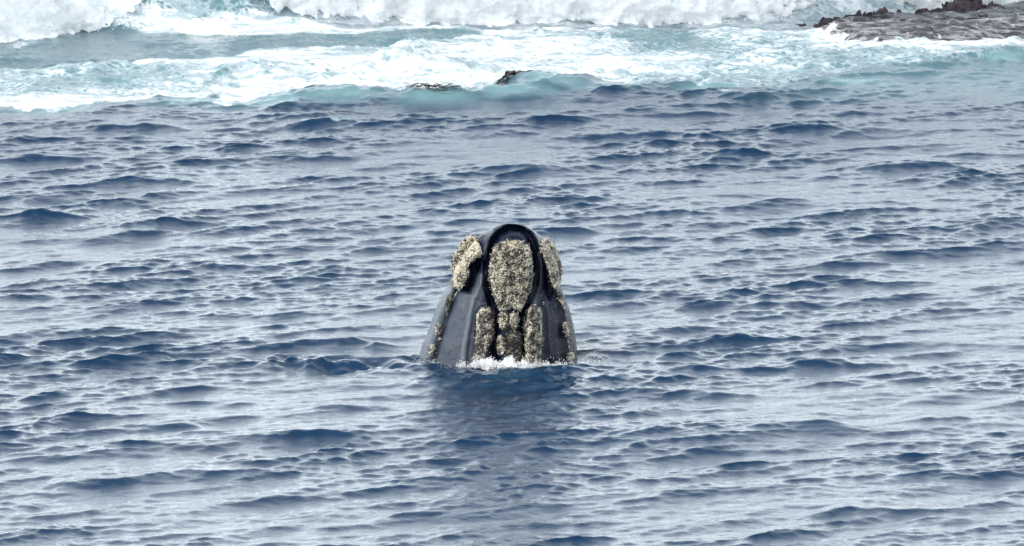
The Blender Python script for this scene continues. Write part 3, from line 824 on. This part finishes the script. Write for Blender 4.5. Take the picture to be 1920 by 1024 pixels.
def callosity(outline, thick, seed, label=None, step=2.4, rough=1.0, tone0=0.5, grains=1.0, name='callosity', edge=10.0):
    """crusted patch: rough cushion over the skin with loose grains of crust on it"""
    out = np.array(outline, float)
    x0, y0 = out.min(0) - 8; x1, y1 = out.max(0) + 8
    xs = np.arange(x0, x1, step); ys = np.arange(y0, y1, step)
    A, B = np.meshgrid(xs, ys, indexing='ij')
    wob = 3.0 * rough * fbm(A / 9, B / 9, octv=3, seed=seed)
    sd = seg_dist(A, B, outline, True) + wob
    inside = sd < 0
    y_skin = head_y(A, B, True, True)
    big = fbm(A / 30, B / 30, octv=3, seed=seed + 1)
    lump = 1 - np.abs(fbm(A / 8.0, B / 8.0, octv=2, seed=seed + 2, gain=0.55)) * 1.6
    fine = fbm(A / 4.5, B / 4.5, octv=2, seed=seed + 3)
    prof = np.sqrt(np.clip(-sd / edge, 0.02, 1))
    yfr = y_skin + thick * prof * (0.85 + 0.30 * big) + rough * (0.030 * lump + 0.014 * fine)
    cell = inside[:-1, :-1] & inside[1:, :-1] & inside[:-1, 1:] & inside[1:, 1:]
    nx_, ny_ = A.shape
    F = to_world(A, B, yfr).reshape(-1, 3); Bk = to_world(A, B, y_skin - 0.06).reshape(-1, 3)
    ci, cj = np.nonzero(cell)
    idx = lambda i, j: i * ny_ + j
    q = np.stack([idx(ci, cj), idx(ci, cj + 1), idx(ci + 1, cj + 1), idx(ci + 1, cj)], -1)
    N = nx_ * ny_
    cp = np.pad(cell, 1)
    sides = []
    for di, dj, e0, e1 in ((-1, 0, (0, 0), (0, 1)), (1, 0, (1, 1), (1, 0)), (0, -1, (1, 0), (0, 0)), (0, 1, (0, 1), (1, 1))):
        nb_ = cp[1 + di:1 + di + cell.shape[0], 1 + dj:1 + dj + cell.shape[1]]
        i, j = np.nonzero(cell & ~nb_)
        a = idx(i + e0[0], j + e0[1]); b = idx(i + e1[0], j + e1[1])
        sides.append(np.stack([a, b, b + N, a + N], -1))
    Q = np.concatenate([q] + [s for s in sides if len(s)] + [q[:, ::-1] + N])
    Vc = np.concatenate([F, Bk])
    tone = np.clip(tone0 + 0.34 * fbm(A / 6, B / 6, octv=3, seed=seed + 5) + 0.34 * fbm(A / 22, B / 26, octv=2, seed=seed + 6), 0, 1).ravel()
    tone = np.concatenate([tone, tone])
    used = np.unique(Q); remap = -np.ones(len(Vc), int); remap[used] = np.arange(len(used))
    Vc = Vc[used]; tone = tone[used]; Q = remap[Q]
    # grains of crust
    r = np.random.default_rng(seed)
    n = int(cell.sum() * 0.06 * grains)
    pick = r.integers(0, len(ci), n)
    gi = ci[pick] * ny_ + cj[pick]
    C = F[gi].copy(); C[:, 1] -= r.uniform(-0.004, 0.012, n); C += r.normal(0, 0.008, (n, 3))
    # more of them along the edge, making it ragged
    ei = np.nonzero((sd.ravel() < 2) & (sd.ravel() > -5))[0]
    m_ = int(len(ei) * 0.20 * grains)
    if m_:
        e = r.choice(ei, m_); mid = to_world(A.ravel()[e], B.ravel()[e], y_skin.ravel()[e] + thick * 0.3 * r.uniform(0, 1, m_))
        mid += r.normal(0, 0.010, (m_, 3)); C = np.concatenate([C, mid])
    R = r.uniform(0.005, 0.014, len(C))
    P, T = crumbs(C, R, seed + 8)
    gt = np.repeat(np.clip(r.normal(tone0 + 0.12, 0.32, len(C)), 0, 1), 6)
    T = T + len(Vc)
    o = add_mesh(name, np.concatenate([Vc, P]), (Q, T), M_CALL, body_empty, smooth=False, attrs={'tone': np.concatenate([tone, gt])})
    if label: o['label'] = label
    return o

def ell(cx, cy, rx, ry, tilt=0, n=18):
    t = RAD(tilt)
    return [(cx + rx * math.cos(a) * math.cos(t) - ry * math.sin(a) * math.sin(t), cy + rx * math.cos(a) * math.sin(t) + ry * math.sin(a) * math.cos(t)) for a in [2 * math.pi * i / n for i in range(n)]]

callosity([(540, 172), (570, 165), (600, 165), (645, 168), (675, 195), (690, 225), (697, 270), (700, 330), (697, 380), (688, 420), (670, 455), (655, 490), (640, 520), (620, 525), (590, 502), (560, 522),
           (535, 520), (515, 490), (505, 455), (490, 420), (480, 370), (478, 310), (485, 250), (497, 210), (515, 185)], 0.085, 31, 'large pear-shaped cream and grey crust on the rostrum', tone0=0.50)
callosity([(385, 137), (415, 145), (430, 180), (442, 215), (438, 245), (410, 262), (390, 275), (374, 300), (380, 335), (360, 370), (350, 395), (325, 414), (300, 402), (288, 370), (290, 330), (283, 300),
           (288, 260), (300, 230), (320, 200), (340, 170), (360, 150)], 0.13, 32, 'thick ragged crust on the left lip', tone0=0.60, edge=16)
callosity([(745, 162), (768, 150), (790, 165), (815, 200), (832, 240), (845, 290), (846, 330), (840, 370), (836, 405), (815, 418), (796, 400), (785, 360), (772, 320), (760, 280), (747, 240), (736, 215), (735, 185)],
          0.13, 33, 'long ragged crust on the right lip', tone0=0.60, edge=16)
callosity(ell(550, 570, 26, 46, -4), 0.07, 34, tone0=0.56)
callosity(ell(604, 568, 25, 43, 8), 0.07, 35, tone0=0.58)
callosity([(432, 505), (460, 497), (488, 508), (502, 540), (506, 600), (500, 650), (487, 690), (472, 715), (462, 770), (455, 830), (392, 830), (396, 760), (405, 690), (411, 640), (412, 590), (413, 540)], 0.09, 36, tone0=0.30, rough=0.6, grains=0.5)
callosity([(688, 490), (715, 485), (735, 505), (745, 540), (744, 600), (746, 660), (742, 735), (744, 830), (662, 830), (656, 760), (655, 700), (652, 655), (643, 610), (650, 560), (665, 520)], 0.09, 37, tone0=0.36, rough=0.7, grains=0.6)
callosity(ell(537, 692, 25, 50, -4), 0.055, 38, tone0=0.48)
callosity([(565, 625), (600, 615), (638, 625), (642, 680), (646, 800), (566, 800), (562, 700)], 0.02, 39, 'thin brown crust between the tall patches', tone0=0.05, grains=0.5)
callosity([(266, 446), (282, 442), (290, 462), (282, 490), (270, 512), (263, 545), (259, 540), (260, 500), (255, 470)], 0.035, 40, tone0=0.30, step=2.0, grains=0.5)
callosity(ell(219, 615, 15, 28, 8), 0.045, 41, tone0=0.48, step=2.0)
callosity(ell(188, 716, 14, 30, 8), 0.045, 42, tone0=0.48, step=2.0)
callosity(ell(231, 661, 6, 8), 0.02, 43, tone0=0.5, step=1.8)
callosity([(816, 416), (836, 420), (852, 450), (862, 490), (870, 530), (858, 525), (844, 500), (828, 470), (814, 440)], 0.03, 44, tone0=0.40, step=2.0, grains=0.4)
callosity(ell(866, 616, 15, 40, -14), 0.05, 45, tone0=0.52, step=2.0)
callosity(ell(890, 750, 20, 24), 0.05, 46, tone0=0.55, step=2.0)
r = np.random.default_rng(99)
# pale barnacle dots strung down the flanks
bc = []
for pts, n in (([(868, 545), (884, 600), (898, 690), (900, 740)], 16), ([(872, 660), (880, 720)], 8), ([(750, 470), (745, 720)], 7), ([(330, 410), (300, 450)], 8), ([(890, 560), (908, 620)], 7), ([(205, 700), (215, 735)], 4)):
    for i in range(n):
        tt = r.uniform(0, 1) * (len(pts) - 1); k_ = min(int(tt), len(pts) - 2); f_ = tt - k_
        a = pts[k_][0] * (1 - f_) + pts[k_ + 1][0] * f_ + r.normal(0, 2.5); b = pts[k_][1] * (1 - f_) + pts[k_ + 1][1] * f_
        bc.append(to_world(np.array([a]), np.array([b]), head_y(np.array([a]), np.array([b])) + 0.002)[0])
P, T = crumbs(np.array(bc), r.uniform(0.007, 0.014, len(bc)), 77)
bo = add_mesh('barnacle_dots', P, T, M_CALL, body_empty, smooth=False, attrs={'tone': np.full(len(P), 0.95)})
bo['kind'] = 'stuff'

# ------------------------------------------------------------------ splash at the whale's foot
def splash():
    r = np.random.default_rng(55)
    nu, nv = 260, 70
    u = np.linspace(-0.85, 0.85, nu)[:, None]; a = np.linspace(-0.2, math.pi + 0.2, nv)[None, :]
    prof = 0.62 * np.exp(-((u - 0.06) / 0.48) ** 2) * (0.65 + 0.70 * vnoise(u * 5.0, u * 0, seed=56)) + 0.20 * np.exp(-((u + 0.42) / 0.14) ** 2)
    cy = -1.16 - 0.10 * np.cos(u * 2) + 0 * a
    ux = u + 0.08 + 0 * a
    Yp = cy - 0.20 * np.cos(a) * prof; Zp = 0.05 + 0.18 * np.sin(a) * prof
    n = (1 - 2 * np.abs(fbm(ux * 7, Yp * 7, Zp * 7, 4, 57, 0.6))) * 0.055 + 0.022 * fbm(ux * 26, Yp * 30, Zp * 30, 2, 58)
    P = np.stack([ux, Yp - np.cos(a) * n, Zp + np.sin(a) * n], -1)
    C = []
    n_ = 1500
    i = r.integers(0, nu, n_); j = r.integers(0, nv // 2 + 8, n_)
    C = P[i, j] + r.normal(0, 0.012, (n_, 3)); C[:, 2] += r.exponential(0.022, n_); C[:, 1] -= r.exponential(0.04, n_)
    # droplets and clots of foam strung round the collar and drifting left
    m_ = 600
    aa = r.uniform(math.pi * 0.98, math.pi * 2.04, m_); rr_ = r.normal(1.11, 0.05, m_)
    c2 = np.stack([rr_ * 1.28 * np.cos(aa), rr_ * 1.08 * np.sin(aa) - 0.05, 0.03 + r.exponential(0.022, m_)], -1)
    for q in range(m_): c2[q, 2] += sea_h(c2[q, 0], c2[q, 1]) - 0.03
    C = np.concatenate([C, c2])
    R = r.uniform(0.003, 0.011, len(C))
    Q, T = crumbs(C, R, 59)
    f1 = grid_faces(nu, nv)
    o = add_mesh('splash', np.concatenate([P.reshape(-1, 3), Q]), (f1, T + nu * nv), M_SPLASH)
    return tag(o, kind='stuff')
splash()
